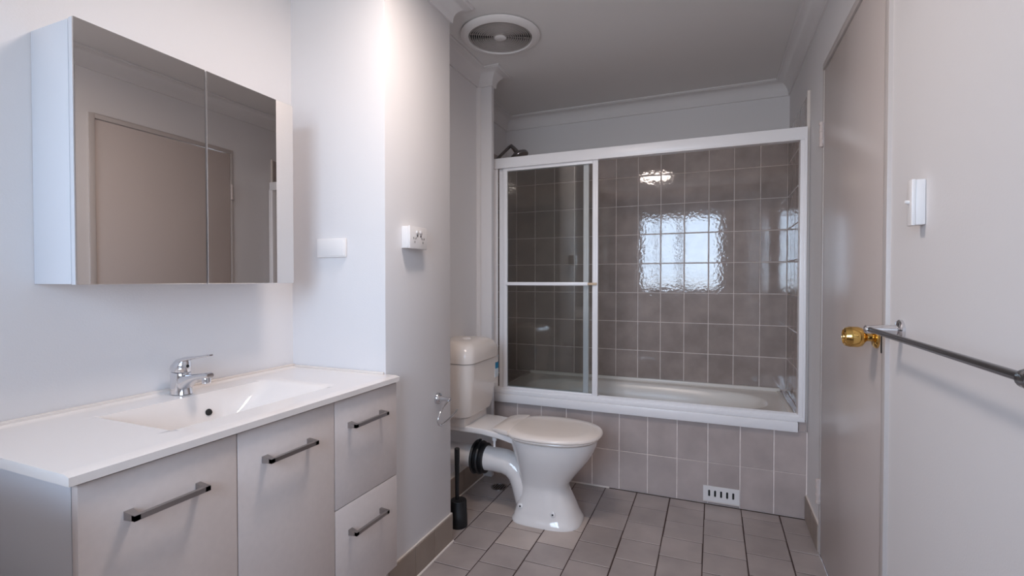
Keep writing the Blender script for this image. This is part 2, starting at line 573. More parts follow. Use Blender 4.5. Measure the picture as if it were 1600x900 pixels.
# ------------------------------------------------------------------ shower screen
ssx0, ssx1 = -1.250, 0.412
scr = thing('shower_screen', 'white framed sliding glass shower screen standing on the bath edge', 'shower screen', (-0.42, 2.73, 0.478))
ZT = 1.9005
hr = MB().box(ssx0 - 0.008, XR - 0.014, 2.702, 2.760, 1.842, ZT).box(ssx0 + 0.002, XR - 0.018, 2.698, 2.704, 1.838, 1.848)
build('head_rail', hr, 'white_frame', scr, bevel=0.002)
bt_ = MB().box(ssx0, XR - 0.016, 2.698, 2.762, 0.477, 0.499).box(ssx0, XR - 0.016, 2.704, 2.710, 0.497, 0.512).box(ssx0, XR - 0.016, 2.748, 2.756, 0.497, 0.508)
build('bottom_track', bt_, 'white_frame', scr, bevel=0.0015)
build('jamb', MB().box(ssx0, ssx0 + 0.016, 2.702, 2.758, 0.499, 1.842).box(ssx0 + 0.016, ssx0 + 0.036, 2.712, 2.722, 0.499, 1.842), 'white_frame', scr, bevel=0.0015)
build('jamb', MB().box(0.386, XR - 0.015, 2.702, 2.758, 0.499, 1.842).box(0.403, XR - 0.015, 2.696, 2.703, 0.499, 1.842), 'white_frame', scr, bevel=0.0015)

def panel(x0, x1, y, zb, zt, bar):
    g = build('glass_panel', box(x0 + 0.01, x1 - 0.01, y - 0.0025, y + 0.0025, zb + 0.005, zt - 0.005), 'glass', scr)
    g['label'] = 'clear sliding glass panel'
    build('stile', MB().box(x0, x0 + 0.026, y - 0.009, y + 0.009, zb, zt), 'white_frame', g, bevel=0.002)
    build('stile', MB().box(x1 - 0.032, x1 - 0.014, y - 0.006, y + 0.006, zb, zt).box(x1 - 0.016, x1, y - 0.010, y + 0.010, zb, zt), 'white_frame', g, bevel=0.0015)
    build('rail', box(x0 + 0.026, x1 - 0.032, y - 0.008, y + 0.008, zt - 0.020, zt), 'white_frame', g, bevel=0.0015)
    build('rail', box(x0 + 0.026, x1 - 0.032, y - 0.008, y + 0.008, zb, zb + 0.014), 'white_frame', g, bevel=0.0015)
    if bar:
        build('crossbar', box(x0 + 0.020, x1 - 0.055, y - 0.020, y - 0.008, 1.133, 1.153), 'white_frame', g, bevel=0.003)
        build('crossbar_end', box(x1 - 0.055, x1 - 0.004, y - 0.021, y - 0.0105, 1.136, 1.150), 'yellowed', g, bevel=0.002)
    return g
panel(-1.178, -0.598, 2.722, 0.506, 1.842, True)
panel(-1.212, -0.655, 2.742, 0.506, 1.842, False)

# ------------------------------------------------------------------ bath
bx0, bx1, by0, by1, bz = -1.255, 0.390, 2.693, 3.415, 0.476
btub = thing('bathtub', 'cream enamel bathtub set behind the tiled low wall', 'bathtub', (-0.43, 3.06, 0.0))
def sup(t, cx, cy, a, b, n):
    c, s = math.cos(t), math.sin(t)
    return cx + a * math.copysign(abs(c) ** (2 / n), c), cy + b * math.copysign(abs(s) ** (2 / n), s)
NB = 96
def ring(cx, cy, a, b, n, z):
    return [(*sup(2 * PI * j / NB, cx, cy, a, b, n), z) for j in range(NB)]
def rect_ring(x0, x1, y0, y1, z):
    cx, cy, a, b = (x0 + x1) / 2, (y0 + y1) / 2, (x1 - x0) / 2, (y1 - y0) / 2
    out = []
    for j in range(NB):
        t = 2 * PI * j / NB
        c, s = math.cos(t), math.sin(t)
        k = 1 / max(abs(c), abs(s))
        out.append((cx + a * c * k, cy + b * s * k, z))
    return out
tb = MB()
R = [rect_ring(bx0, bx1, 2.788, by1, 0.44), rect_ring(bx0, bx1, 2.77, by1, bz - 0.003), rect_ring(bx0 + 0.004, bx1 - 0.004, 2.774, by1 - 0.004, bz)]
R.append(rect_ring(bx0 + 0.03, bx1 - 0.03, 2.785, by1 - 0.03, bz))
for (cx, a, b, n, z) in ((-0.43, 0.722, 0.272, 2.7, bz), (-0.43, 0.712, 0.264, 2.7, bz - 0.004), (-0.432, 0.700, 0.254, 2.7, bz - 0.016), (-0.44, 0.672, 0.236, 2.7, bz - 0.08), (-0.455, 0.63, 0.220, 2.8, bz - 0.18), (-0.47, 0.575, 0.200, 2.9, bz - 0.29), (-0.475, 0.53, 0.175, 3.0, bz - 0.345), (-0.48, 0.48, 0.14, 3.0, bz - 0.36)):
    R.append(ring(cx, 3.066, a, b, n, z))
tb.loft(R, False, True)
build('tub_shell', tb, 'bath', btub, smooth=35)
# front lip folds over the tiled wall
build('front_lip', MB().box(bx0 + 0.004, bx1 - 0.004, by0, 2.775, 0.426, bz), 'white_frame', btub, bevel=0.004)
# raised bead against the tiles
build('rear_bead', MB().box(bx0, bx1, YB - 0.036, YB - 0.013, bz - 0.002, bz + 0.020), 'bath', btub, bevel=0.006)
build('end_bead', MB().box(bx1 - 0.022, bx1, 2.775, YB - 0.034, bz - 0.002, bz + 0.006), 'bath', btub, bevel=0.003)
build('overflow', MB().lathe([(0.026, 0), (0.026, 0.006), (0.02, 0.009)], (bx0 + 0.175, 3.066, bz - 0.11), (1, 0, 0.25), 20), 'chrome', btub, smooth=40)

# ------------------------------------------------------------------ shower head
sh = thing('shower_fixture', 'dark chrome shower head on a bent arm above the screen', 'shower head', (XSH + 0.011, 3.05, 1.955))
build('flange', MB().lathe([(0.030, -0.003), (0.030, 0.004), (0.014, 0.010)], (XSH + 0.010, 3.05, 1.955), 'x', 20), 'chrome_dark', sh, smooth=40)
build('arm', MB().tube([(XSH + 0.012, 3.05, 1.955), (-1.40, 3.05, 1.970), (-1.355, 3.05, 2.003), (-1.275, 3.05, 2.066), (-1.262, 3.05, 2.070)], 0.0105, 12), 'chrome_dark', sh, smooth=50)
build('swivel', MB().tube([(-1.268, 3.05, 2.075), (-1.245, 3.05, 2.052), (-1.222, 3.05, 2.024), (-1.210, 3.05, 2.010)], [0.011, 0.014, 0.017, 0.012], 14), 'chrome_dark', sh, smooth=50)
hd = Vector((0.42, 0.0, -0.9)).normalized()
build('spray_head', MB().lathe([(0.012, -0.018), (0.034, -0.008), (0.060, 0.008), (0.064, 0.018), (0.062, 0.026), (0.056, 0.027)], (-1.212, 3.05, 2.014), tuple(hd), 28), 'chrome_dark', sh, smooth=40)

# ------------------------------------------------------------------ vanity
vx, vy0, vy1 = -1.030, 0.494, 1.4275
van = thing('vanity_cabinet', 'white laminate vanity cabinet under the long ceramic top', 'cabinet', ((XL + vx) / 2, (vy0 + vy1) / 2, 0.0))
cb = MB()
cb.box(XL + 0.001, vx - 0.020, vy0, vy0 + 0.018, 0.15, 0.808)
cb.box(XL + 0.001, vx - 0.020, vy1 - 0.018, vy1, 0.15, 0.808)
cb.box(XL + 0.001, vx - 0.021, vy0 + 0.018, vy1 - 0.018, 0.15, 0.168)
cb.box(XL + 0.002, XL + 0.013, vy0 + 0.018, vy1 - 0.018, 0.17, 0.807)
cb.box(vx - 0.036, vx - 0.021, vy0 + 0.018, vy1 - 0.018, 0.780, 0.807)
build('body', cb, 'laminate_edge', van)
build('kickboard', box(XL + 0.002, vx - 0.055, vy0 + 0.02, vy1 - 0.003, 0.0, 0.15), 'laminate', van)

def pull(parent, y0, y1, z):
    xf = vx
    m = MB()
    s = 0.0085
    m.box(xf + 0.024, xf + 0.033, y0, y1, z - s * 0.62, z + s * 0.62)
    for (a, b) in ((y0, y0 + 0.011), (y1 - 0.011, y1)):
        sgn = 1 if a == y0 else -1
        m.loft([[(xf, a - 0 * sgn, z - s), (xf, b + 0.006 * sgn if sgn > 0 else b, z - s), (xf, b + 0.006 * sgn if sgn > 0 else b, z + s), (xf, a, z + s)],
                [(xf + 0.033, a, z - s * 0.62), (xf + 0.033, b, z - s * 0.62), (xf + 0.033, b, z + s * 0.62), (xf + 0.033, a, z + s * 0.62)]])
    return build('handle', m, 'nickel', parent)

def front(name, y0, y1, z0, z1, hy0, hy1, hz):
    f = build(name, box(vx - 0.018, vx, y0, y1, z0, z1), 'laminate', van, bevel=0.0012)
    h = pull(f, hy0, hy1, hz)
    h['label'] = 'dark nickel bar handle'
    return f
front('cabinet_door', vy0, 0.8035, 0.152, 0.8035, 0.566, 0.716, 0.717)
front('cabinet_door', 0.8065, 1.1215, 0.152, 0.8035, 0.872, 1.028, 0.719)
front('drawer', 1.1245, vy1, 0.4795, 0.8035, 1.179, 1.341, 0.720)
front('drawer', 1.1245, vy1, 0.152, 0.4765, 1.179, 1.341, 0.389)

# ceramic top with the basin sunk into it
ct = thing('washbasin', 'long white ceramic basin top with a sunken rectangular bowl', 'basin', (-1.27, 0.95, 0.801))
tx0, tx1, ty0, ty1, tz = XL + 0.001, -1.0172, 0.476, 1.4276, 0.829
BX0, BX1, BY0, BY1 = -1.392, -1.112, 0.708, 1.200
def lin(a, b, n):
    return [a + (b - a) * i / n for i in range(n)]
gx = lin(tx0, BX0, 6) + lin(BX0, BX0 + 0.05, 12) + lin(BX0 + 0.05, BX1 - 0.06, 14) + lin(BX1 - 0.06, BX1, 14) + lin(BX1, tx1, 6) + [tx1]
gy = lin(ty0, BY0, 8) + lin(BY0, BY0 + 0.12, 26) + lin(BY0 + 0.12, 0.99, 14) + lin(0.99, BY1, 36) + lin(BY1, ty1, 8) + [ty1]
def sm(t):
    t = max(0.0, min(1.0, t))
    return 1 - (1 - t) ** 2.2
def depth(x, y):
    if x <= BX0 or x >= BX1 or y <= BY0 or y >= BY1:
        return 0.0
    a = sm((x - BX0) / 0.050)
    b = sm((BX1 - x) / 0.045)
    c = sm((y - BY0) / 0.075)
    d = min(1.0, (BY1 - y) / 0.19)
    d = d if d < 0.85 else 0.85 + 0.15 * sm((d - 0.85) / 0.15)
    return 0.118 * a * b * c * d
tm = MB()
nx, ny = len(gx), len(gy)
V = []
for x in gx:
    for y in gy:
        zz = tz - depth(x, y)
        if x < tx0 + 0.012:
            zz += 0.006
        if x > tx1 - 1e-6:
            zz -= 0.004
        V.append((x, y, zz))
F = []
for i in range(nx - 1):
    for j in range(ny - 1):
        F.append((i * ny + j, (i + 1) * ny + j, (i + 1) * ny + j + 1, i * ny + j + 1))
tm.add(V, F)
zb = 0.809
def skirt(idx):
    vv, ff = [], []
    for q, k in enumerate(idx):
        vv += [V[k], (V[k][0], V[k][1], zb)]
        if q:
            ff.append((2 * q - 2, 2 * q, 2 * q + 1, 2 * q - 1))
    tm.add(vv, ff)
skirt([(nx - 1) * ny + j for j in range(ny)])
skirt([i * ny for i in range(nx)])
skirt([i * ny + ny - 1 for i in range(nx)])
skirt([j for j in range(ny)])
o = build('ceramic_top', tm, 'ceramic', ct, smooth=32)
build('upstand', MB().box(tx0, tx0 + 0.012, ty0, ty1, tz - 0.001, tz + 0.010).box(tx0 + 0.012, XN - 0.004, ty1 - 0.008, ty1, tz - 0.001, tz + 0.007), 'silicone', ct, bevel=0.003)
build('overflow_hole', MB().lathe([(0.0095, -0.003), (0.0095, 0.003), (0.008, 0.004)], (BX0 + 0.0135, 0.985, tz - 0.056), (0.92, 0, 0.4), 20), 'dark', ct, smooth=40)
build('waste', MB().lathe([(0.030, -0.002), (0.030, 0.003), (0.024, 0.005)], (-1.26, 0.93, tz - 0.1165), 'z', 24), 'chrome', ct, smooth=40)
build('shadow_line', box(vx - 0.019, vx - 0.004, vy0 + 0.02, vy1, 0.8045, 0.8085), 'shadow_gap', ct)  # dark strip painting in the shade between top and door fronts

# ------------------------------------------------------------------ basin mixer tap
tp = thing('basin_tap', 'chrome single lever mixer tap at the back of the basin', 'tap', (-1.452, 0.954, 0.830))
tcx, tcy = -1.452, 0.954
def oval(cx, cz, rx, ry, tilt=0.0, n=24):
    return [(cx + rx * math.cos(2 * PI * j / n), tcy + ry * math.sin(2 * PI * j / n), cz + tilt * rx * math.cos(2 * PI * j / n)) for j in range(n)]
bd = MB()
bd.loft([oval(tcx, 0.8305, 0.0355, 0.0265), oval(tcx, 0.834, 0.0345, 0.0258), oval(tcx - 0.001, 0.86, 0.0315, 0.0245), oval(tcx - 0.001, 0.884, 0.0310, 0.0250), oval(tcx - 0.001, 0.8935, 0.0295, 0.0235, -0.1)])
build('tap_body', bd, 'chrome', tp, smooth=50)
sp = MB()
def sect(x, zc, hy, hz, n=16):
    return [(x, tcy + hy * math.copysign(abs(math.cos(2 * PI * j / n)) ** 0.7, math.cos(2 * PI * j / n)), zc + hz * math.copysign(abs(math.sin(2 * PI * j / n)) ** 0.7, math.sin(2 * PI * j / n))) for j in range(n)]
sp.loft([sect(tcx + 0.006, 0.860, 0.022, 0.027), sect(tcx + 0.028, 0.866, 0.0205, 0.0225), sect(tcx + 0.046, 0.876, 0.018, 0.0145), sect(tcx + 0.07, 0.884, 0.0148, 0.0095), sect(tcx + 0.10, 0.889, 0.0142, 0.0085), sect(tcx + 0.118, 0.8915, 0.0135, 0.0085), sect(tcx + 0.126, 0.8915, 0.010, 0.0065)])
build('spout', sp, 'chrome', tp, smooth=50)
build('aerator', MB().lathe([(0.0105, 0.0), (0.0115, -0.004), (0.0115, -0.016), (0.0095, -0.018)], (tcx + 0.109, tcy, 0.885), 'z', 20), 'chrome', tp, smooth=40)
build('lever_hub', MB().loft([oval(tcx - 0.001, 0.896, 0.0295, 0.0235, -0.05), oval(tcx - 0.002, 0.902, 0.0315, 0.0255, 0.05), oval(tcx - 0.001, 0.914, 0.0305, 0.0245, 0.3), oval(tcx, 0.924, 0.025, 0.020, 0.38), oval(tcx + 0.002, 0.930, 0.012, 0.010, 0.3)]), 'chrome', tp, smooth=60)
lv = MB()
lv.loft([sect(tcx - 0.026, 0.908, 0.015, 0.007), sect(tcx + 0.004, 0.926, 0.020, 0.0085), sect(tcx + 0.030, 0.934, 0.017, 0.007), sect(tcx + 0.065, 0.9395, 0.0125, 0.0044), sect(tcx + 0.100, 0.9455, 0.0105, 0.0034), sect(tcx + 0.124, 0.9495, 0.0095, 0.003), sect(tcx + 0.129, 0.950, 0.006, 0.0018)])
build('lever', lv, 'chrome', tp, smooth=50)
build('indicator', MB().lathe([(0.0042, 0.0), (0.0042, 0.003)], (tcx + 0.0275, tcy, 0.912), (1, 0, 0.2), 14), 'dark', tp)

# ------------------------------------------------------------------ mirror cabinet
mx, my0, my1, mz0, mz1 = -1.337, 0.6456, 1.2676, 1.1537, 1.7608
mc = thing('mirror_cabinet', 'white wall cabinet with two mirror doors above the vanity', 'cabinet', ((XL + mx) / 2, (my0 + my1) / 2, mz0))
cbm = box(XL + 0.001, mx - 0.024, my0 + 0.001, my1 - 0.001, mz0 + 0.001, mz1 - 0.001)
build('body', cbm, 'laminate_edge', mc, bevel=0.001)
ym = (my0 + my1) / 2
for (a, b) in ((my0, ym - 0.0018), (ym + 0.0018, my1)):
    d = build('mirror_door', box(mx - 0.0195, mx - 0.005, a, b, mz0, mz1), 'laminate_edge', mc, bevel=0.001)
    g = build('mirror_glass', MB().loft([[(mx - 0.005, a + 0.0003, mz0 + 0.0003), (mx - 0.005, b - 0.0003, mz0 + 0.0003), (mx - 0.005, b - 0.0003, mz1 - 0.0003), (mx - 0.005, a + 0.0003, mz1 - 0.0003)],
                                          [(mx - 0.0008, a + 0.0003, mz0 + 0.0003), (mx - 0.0008, b - 0.0003, mz0 + 0.0003), (mx - 0.0008, b - 0.0003, mz1 - 0.0003), (mx - 0.0008, a + 0.0003, mz1 - 0.0003)],
                                          [(mx, a + 0.0016, mz0 + 0.0016), (mx, b - 0.0016, mz0 + 0.0016), (mx, b - 0.0016, mz1 - 0.0016), (mx, a + 0.0016, mz1 - 0.0016)]]), 'mirror', d)
    g['label'] = 'plain mirror glass'

# ------------------------------------------------------------------ toilet
TY = 2.268
to = thing('toilet', 'white ceramic toilet with closed lid and low wall cistern', 'toilet', (-0.75, TY, 0.0))
NT = 48
def egg(x0, x1, hy, z, n=2.3, back=2.6):
    """plan outline between x0 (rear) and x1 (front), rounder at the front"""
    out = []
    cx = x0 + (x1 - x0) * 0.45
    for j in range(NT):
        t = 2 * PI * j / NT
        c, s = math.cos(t), math.sin(t)
        nn = n if c > 0 else back
        a = (x1 - cx) if c > 0 else (cx - x0)
        out.append((cx + a * math.copysign(abs(c) ** (2 / nn), c), TY + hy * math.copysign(abs(s) ** (2 / nn), s), z))
    return out
bw = MB()
secs = [(-0.908, -0.572, 0.128, 0.000, 3.0, 4), (-0.908, -0.572, 0.128, 0.012, 3.0, 4), (-0.900, -0.580, 0.121, 0.022, 3.0, 4), (-0.893, -0.592, 0.113, 0.050, 2.8, 4), (-0.883, -0.610, 0.106, 0.095, 2.6, 3.5),
        (-0.875, -0.630, 0.102, 0.135, 2.5, 3), (-0.874, -0.641, 0.101, 0.165, 2.4, 2.8), (-0.878, -0.632, 0.107, 0.190, 2.3, 2.6), (-0.884, -0.606, 0.121, 0.225, 2.2, 2.5), (-0.890, -0.570, 0.140, 0.270, 2.2, 2.5),
        (-0.900, -0.536, 0.158, 0.315, 2.2, 2.5), (-0.912, -0.514, 0.170, 0.355, 2.2, 2.5), (-0.922, -0.503, 0.177, 0.385, 2.2, 2.6), (-0.925, -0.500, 0.180, 0.405, 2.2, 2.6), (-0.915, -0.510, 0.170, 0.410, 2.2, 2.6)]
bw.loft([egg(a, b, h, z, n, k) for (a, b, h, z, n, k) in secs])
build('bowl', bw, 'ceramic', to, smooth=60)
# deck between bowl and cistern
dk = MB()
def slab(x, hy, z0, z1):
    return [(x, TY - hy, z0), (x, TY + hy, z0), (x, TY + hy, z1), (x, TY - hy, z1)]
dk.loft([slab(-1.255, 0.125, 0.408, 0.438), slab(-1.05, 0.125, 0.405, 0.434), slab(-0.95, 0.132, 0.396, 0.424), slab(-0.86, 0.14, 0.380, 0.409)])
build('rear_deck', dk, 'ceramic', to, bevel=0.006, seg=3)
# trap: rises out of the foot and turns back to the wall
trp = MB()
trp.tube([(-0.835, TY - 0.016, 0.040), (-0.842, TY - 0.018, 0.085), (-0.853, TY - 0.021, 0.130), (-0.867, TY - 0.022, 0.170), (-0.888, TY - 0.022, 0.208), (-0.920, TY - 0.022, 0.237), (-0.962, TY - 0.021, 0.250), (-1.02, TY - 0.02, 0.253), (-1.090, TY - 0.02, 0.253)],
         [0.064, 0.066, 0.066, 0.064, 0.062, 0.062, 0.061, 0.060, 0.063], 24)
build('trap', trp, 'ceramic', to, smooth=60)
# fixing bolts
for (x, z, yy) in ((-0.685, 0.068, -0.112), (-0.850, 0.078, -0.106)):
    bo = build('bolt_cap', MB().lathe([(0.013, 0.0), (0.013, 0.004), (0.008, 0.007)], (x, TY + yy + 0.006, z), (0, -1, 0.1), 16), 'plastic', to, smooth=40)
    build('bolt', MB().lathe([(0.0042, 0.0), (0.0042, 0.0085)], (x, TY + yy + 0.006, z), (0, -1, 0.1), 10), 'dark', bo)
# seat and lid
st = MB()
st.loft([egg(-0.930, -0.492, 0.186, 0.4125), egg(-0.934, -0.487, 0.190, 0.418), egg(-0.932, -0.489, 0.188, 0.4235)])
build('seat', st, 'seat', to, smooth=50)
ld = MB()
ld.loft([egg(-0.938, -0.484, 0.192, 0.4245), egg(-0.944, -0.478, 0.197, 0.429), egg(-0.944, -0.478, 0.197, 0.436), egg(-0.938, -0.486, 0.190, 0.4435), egg(-0.905, -0.54, 0.150, 0.4485), egg(-0.84, -0.62, 0.08, 0.4505)])
build('lid', ld, 'seat', to, smooth=50)
hn = MB()
hn.loft([[(-0.995, TY - 0.115, 0.431), (-0.995, TY + 0.115, 0.431), (-0.995, TY + 0.115, 0.441), (-0.995, TY - 0.115, 0.441)], [(-0.955, TY - 0.135, 0.426), (-0.955, TY + 0.135, 0.426), (-0.955, TY + 0.135, 0.449), (-0.955, TY - 0.135, 0.449)], [(-0.895, TY - 0.155, 0.426), (-0.895, TY + 0.155, 0.426), (-0.895, TY + 0.155, 0.449), (-0.895, TY - 0.155, 0.449)]])
build('lid_hinge_flap', hn, 'seat', to, bevel=0.004, seg=2)
for s_ in (-0.075, 0.075):
    build('seat_bolt', MB().lathe([(0.013, 0.0), (0.011, -0.03), (0.006, -0.032), (0.006, -0.06)], (-0.985, TY + s_ - 0.03, 0.408), 'z', 14), 'plastic', to, smooth=40)

# cistern
cst = MB()
CY0, CY1 = 2.082, 2.442
def rrect(x0, x1, y0, y1, r, z, n=6, rb=0.006):
    """rounded rectangle, r on the two front corners (+X)"""
    out = []
    for (cx, cy, a0, rr) in ((x1 - r, y0 + r, -PI / 2, r), (x1 - r, y1 - r, 0, r), (x0 + rb, y1 - rb, PI / 2, rb), (x0 + rb, y0 + rb, PI, rb)):
        for k in range(n + 1):
            t = a0 + k * PI / 2 / n
            out.append((cx + rr * math.cos(t), cy + rr * math.sin(t), z))
    return out
XC0 = XW + 0.002
cst.loft([rrect(XC0, -1.125, 2.122, 2.402, 0.045, 0.474), rrect(XC0, -1.110, 2.108, 2.416, 0.050, 0.486), rrect(XC0, -1.099, 2.098, 2.427, 0.050, 0.525), rrect(XC0, -1.085, 2.088, 2.437, 0.048, 0.655), rrect(XC0, -1.082, 2.086, 2.438, 0.046, 0.752)])
ci = build('cistern', cst, 'cistern', to, smooth=35)
pnl = MB()
def fx(z):
    return -1.082 + (z - 0.752) * 0.031
pnl.loft([[(fx(0.75) + 0.0006, 2.135, 0.750), (fx(0.75) + 0.0006, 2.425, 0.750), (fx(0.6) + 0.0006, 2.425, 0.604), (fx(0.66) + 0.0006, 2.135, 0.664)], [(fx(0.75) - 0.004, 2.135, 0.750), (fx(0.75) - 0.004, 2.425, 0.750), (fx(0.6) - 0.004, 2.425, 0.604), (fx(0.66) - 0.004, 2.135, 0.664)]])
build('front_facet', pnl, 'cistern', ci)
cl = MB()
cl.loft([rrect(XC0, -1.086, 2.092, 2.434, 0.046, 0.752), rrect(XC0, -1.076, 2.082, 2.444, 0.050, 0.7555), rrect(XC0, -1.075, 2.080, 2.445, 0.050, 0.785), rrect(XC0, -1.079, 2.086, 2.440, 0.052, 0.815), rrect(XC0, -1.090, 2.098, 2.428, 0.054, 0.838), rrect(XC0, -1.108, 2.116, 2.412, 0.052, 0.851), rrect(XC0, -1.135, 2.142, 2.384, 0.045, 0.857), rrect(XC0, -1.165, 2.175, 2.352, 0.03, 0.8585)])
lo = build('cistern_lid', cl, 'cistern', to, smooth=45)
build('flush_button', MB().lathe([(0.024, 0), (0.024, 0.004), (0.02, 0.006)], (-1.19, 2.262, 0.8580), 'z', 20), 'plastic', lo, smooth=40)
lbz = 0.66
lb_ = build('rating_label', box(-1.0875, -1.0828, 2.385, 2.432, lbz - 0.020, lbz + 0.095), 'label', ci)
build('label_print', box(-1.0829, -1.0824, 2.388, 2.429, lbz + 0.026, lbz + 0.058), 'blue', lb_)
build('label_print', box(-1.0829, -1.0824, 2.388, 2.404, lbz + 0.058, lbz + 0.085), 'navy', lb_)
build('label_print', box(-1.0829, -1.0824, 2.412, 2.429, lbz + 0.058, lbz + 0.088), 'navy', lb_)
build('cistern_foot', box(XC0 + 0.002, -1.135, 2.135, 2.39, 0.430, 0.478), 'cistern', to, bevel=0.004)

# pan connector: black ringed collar and the pipe into the wall
pc = thing('pan_connector', 'white waste pipe with a black ribbed rubber collar behind the toilet', 'pipe', (-1.19, TY - 0.02, 0.17))
cl_ = MB()
prf = []
for (r, x) in ((0.066, 0), (0.082, 0.002), (0.086, 0.007), (0.082, 0.014), (0.070, 0.017), (0.070, 0.026), (0.080, 0.030), (0.084, 0.036), (0.080, 0.044), (0.069, 0.047), (0.069, 0.053), (0.076, 0.056), (0.076, 0.064), (0.066, 0.068)):
    prf.append((r, x))
build('collar', MB().lathe(prf, (-1.132, TY - 0.02, 0.252), 'x', 40), 'rubber', pc, smooth=40)
build('pipe', MB().lathe([(0.056, 0), (0.056, 0.145)], (XW + 0.002, TY - 0.02, 0.252), 'x', 32), 'plastic', pc, smooth=40)
build('clip', box(-1.110, -1.098, TY - 0.026, TY - 0.014, 0.330, 0.345), 'rubber', pc)

# flexible water hose behind the toilet
hz = MB().tube([(XW + 0.004, 2.15, 0.30), (-1.262, 2.135, 0.295), (-1.240, 2.125, 0.315), (-1.236, 2.13, 0.345), (-1.243, 2.14, 0.375), (-1.250, 2.15, 0.41), (-1.252, 2.155, 0.446)], 0.006, 10)
tag(build('water_hose', hz, 'nickel', smooth=60, origin=(XW + 0.004, 2.15, 0.30)), 'thin metal water hose curling up to the cistern', 'hose')

# ------------------------------------------------------------------ toilet brush
tbr = thing('toilet_brush', 'black toilet brush in a black round holder', 'toilet brush', (-1.108, 2.022, 0.0))
build('holder', MB().lathe([(0.041, 0.001), (0.042, 0.006), (0.041, 0.06), (0.0395, 0.062), (0.0385, 0.118), (0.036, 0.124), (0.012, 0.126)], (-1.108, 2.022, 0), 'z', 32), 'black', tbr, smooth=40)
build('handle', MB().lathe([(0.009, 0.122), (0.0095, 0.20), (0.0125, 0.34), (0.0128, 0.366), (0.010, 0.369)], (-1.116, 2.022, 0), 'z', 20), 'black', tbr, smooth=40)

# ------------------------------------------------------------------ toilet roll ring
rr_ = thing('toilet_roll_holder', 'chrome open ring toilet roll holder on the wall pillar', 'roll holder', (XN + 0.001, 1.779, 0.664))
build('wall_rose', MB().lathe([(0.0245, 0.0), (0.0245, 0.008), (0.021, 0.013), (0.013, 0.018), (0.011, 0.030), (0.0085, 0.048), (0.0095, 0.053), (0.0095, 0.060), (0.006, 0.063)], (XN + 0.0005, 1.779, 0.664), 'x', 28), 'chrome', rr_, smooth=40)
xr_ = XN + 0.056
pts = [(1.782, 0.660), (1.765, 0.655), (1.740, 0.645), (1.715, 0.630), (1.697, 0.612), (1.690, 0.595), (1.696, 0.581), (1.712, 0.574), (1.735, 0.575), (1.775, 0.581), (1.815, 0.590), (1.842, 0.598), (1.850, 0.604)]
build('ring_arm', MB().tube([(xr_, y, z) for y, z in pts], 0.0042, 10), 'chrome', rr_, smooth=60)

# ------------------------------------------------------------------ wall plates
g0 = thing('power_outlet', 'white double power outlet on a surface box on the wall pillar', 'power outlet', (XN + 0.0005, 1.583, 1.285))
build('mounting_box', box(XN + 0.0005, XN + 0.030, 1.525, 1.641, 1.284, 1.366), 'plastic', g0, bevel=0.003)
pf = build('face_plate', box(XN + 0.030, XN + 0.039, 1.524, 1.642, 1.283, 1.367), 'plastic', g0, bevel=0.003)
for yy in (1.573, 1.596):
    build('switch', box(XN + 0.038, XN + 0.0435, yy - 0.007, yy + 0.007, 1.342, 1.352), 'plastic', pf, bevel=0.0015)
    build('switch_mark', box(XN + 0.038, XN + 0.0402, yy - 0.004, yy + 0.004, 1.328, 1.336), 'nickel', pf)
for yy in (1.557, 1.612):
    for (dy, dz, tilt) in ((-0.007, 0.004, 0.5), (0.007, 0.004, -0.5), (0.0, -0.010, 0)):
        s = MB()
        ct_, sn = math.cos(tilt), math.sin(tilt)
        a, b = 0.0014, 0.0042
        ringp = [(XN + 0.0385, yy + dy + p * ct_ - q * sn, 1.318 + dz + p * sn + q * ct_) for p, q in ((-a, -b), (a, -b), (a, b), (-a, b))]
        s.loft([ringp, [(XN + 0.0394, q[1], q[2]) for q in ringp]])
        build('socket_slot', s, 'dark', pf)
bp_ = thing('blank_plate', 'white blank cover plate on the front of the wall pillar', 'wall plate', (-1.313, YN - 0.0005, 1.249))
build('plate', box(-1.381, -1.246, YN - 0.011, YN - 0.0005, 1.249, 1.319), 'plastic', bp_, bevel=0.003)
build('cover', box(-1.375, -1.252, YN - 0.0135, YN - 0.010, 1.254, 1.314), 'plastic', bp_, bevel=0.0015)

sw = thing('light_switch', 'narrow white light switch beside the door', 'light switch', (XR - 0.0005, 1.345, 1.285))
build('mounting_box', box(XR - 0.0185, XR - 0.0005, 1.331, 1.358, 1.286, 1.386), 'plastic', sw, bevel=0.002)
build('face_plate', box(XR - 0.0262, XR - 0.0185, 1.330, 1.359, 1.285, 1.387), 'plastic', sw, bevel=0.002)
build('toggle', MB().lathe([(0.0045, 0.0), (0.0038, 0.008), (0.002, 0.0092)], (XR - 0.026, 1.345, 1.337), (-1, 0, 0.25), 12), 'plastic', sw, smooth=40)

# ------------------------------------------------------------------ towel rail
tr_ = thing('towel_rail', 'chrome towel rail on the white wall beside the door', 'towel rail', (XR - 0.0005, 1.13, 1.045))
ya, yb, zr = 1.468, 0.795, 1.041
for yy in (ya, yb):
    pr_ = build('bracket', MB().lathe([(0.026, 0.0), (0.026, -0.006), (0.022, -0.010), (0.013, -0.012), (0.012, -0.045), (0.0105, -0.060), (0.0105, -0.074), (0.007, -0.077)], (XR - 0.0005, yy, zr), 'x', 28), 'chrome', tr_, smooth=40)
build('bar', MB().tube([(XR - 0.067, ya + 0.006, zr), (XR - 0.067, yb - 0.006, zr)], 0.0065, 16), 'dimmed_chrome', tr_, smooth=60)  # chrome bar, its dark reflection put into the base colour
build('bar_end', MB().lathe([(0.012, -0.012), (0.0125, 0.008), (0.009, 0.014)], (XR - 0.067, yb + 0.002, zr), 'y', 18), 'dimmed_chrome', tr_, smooth=40)

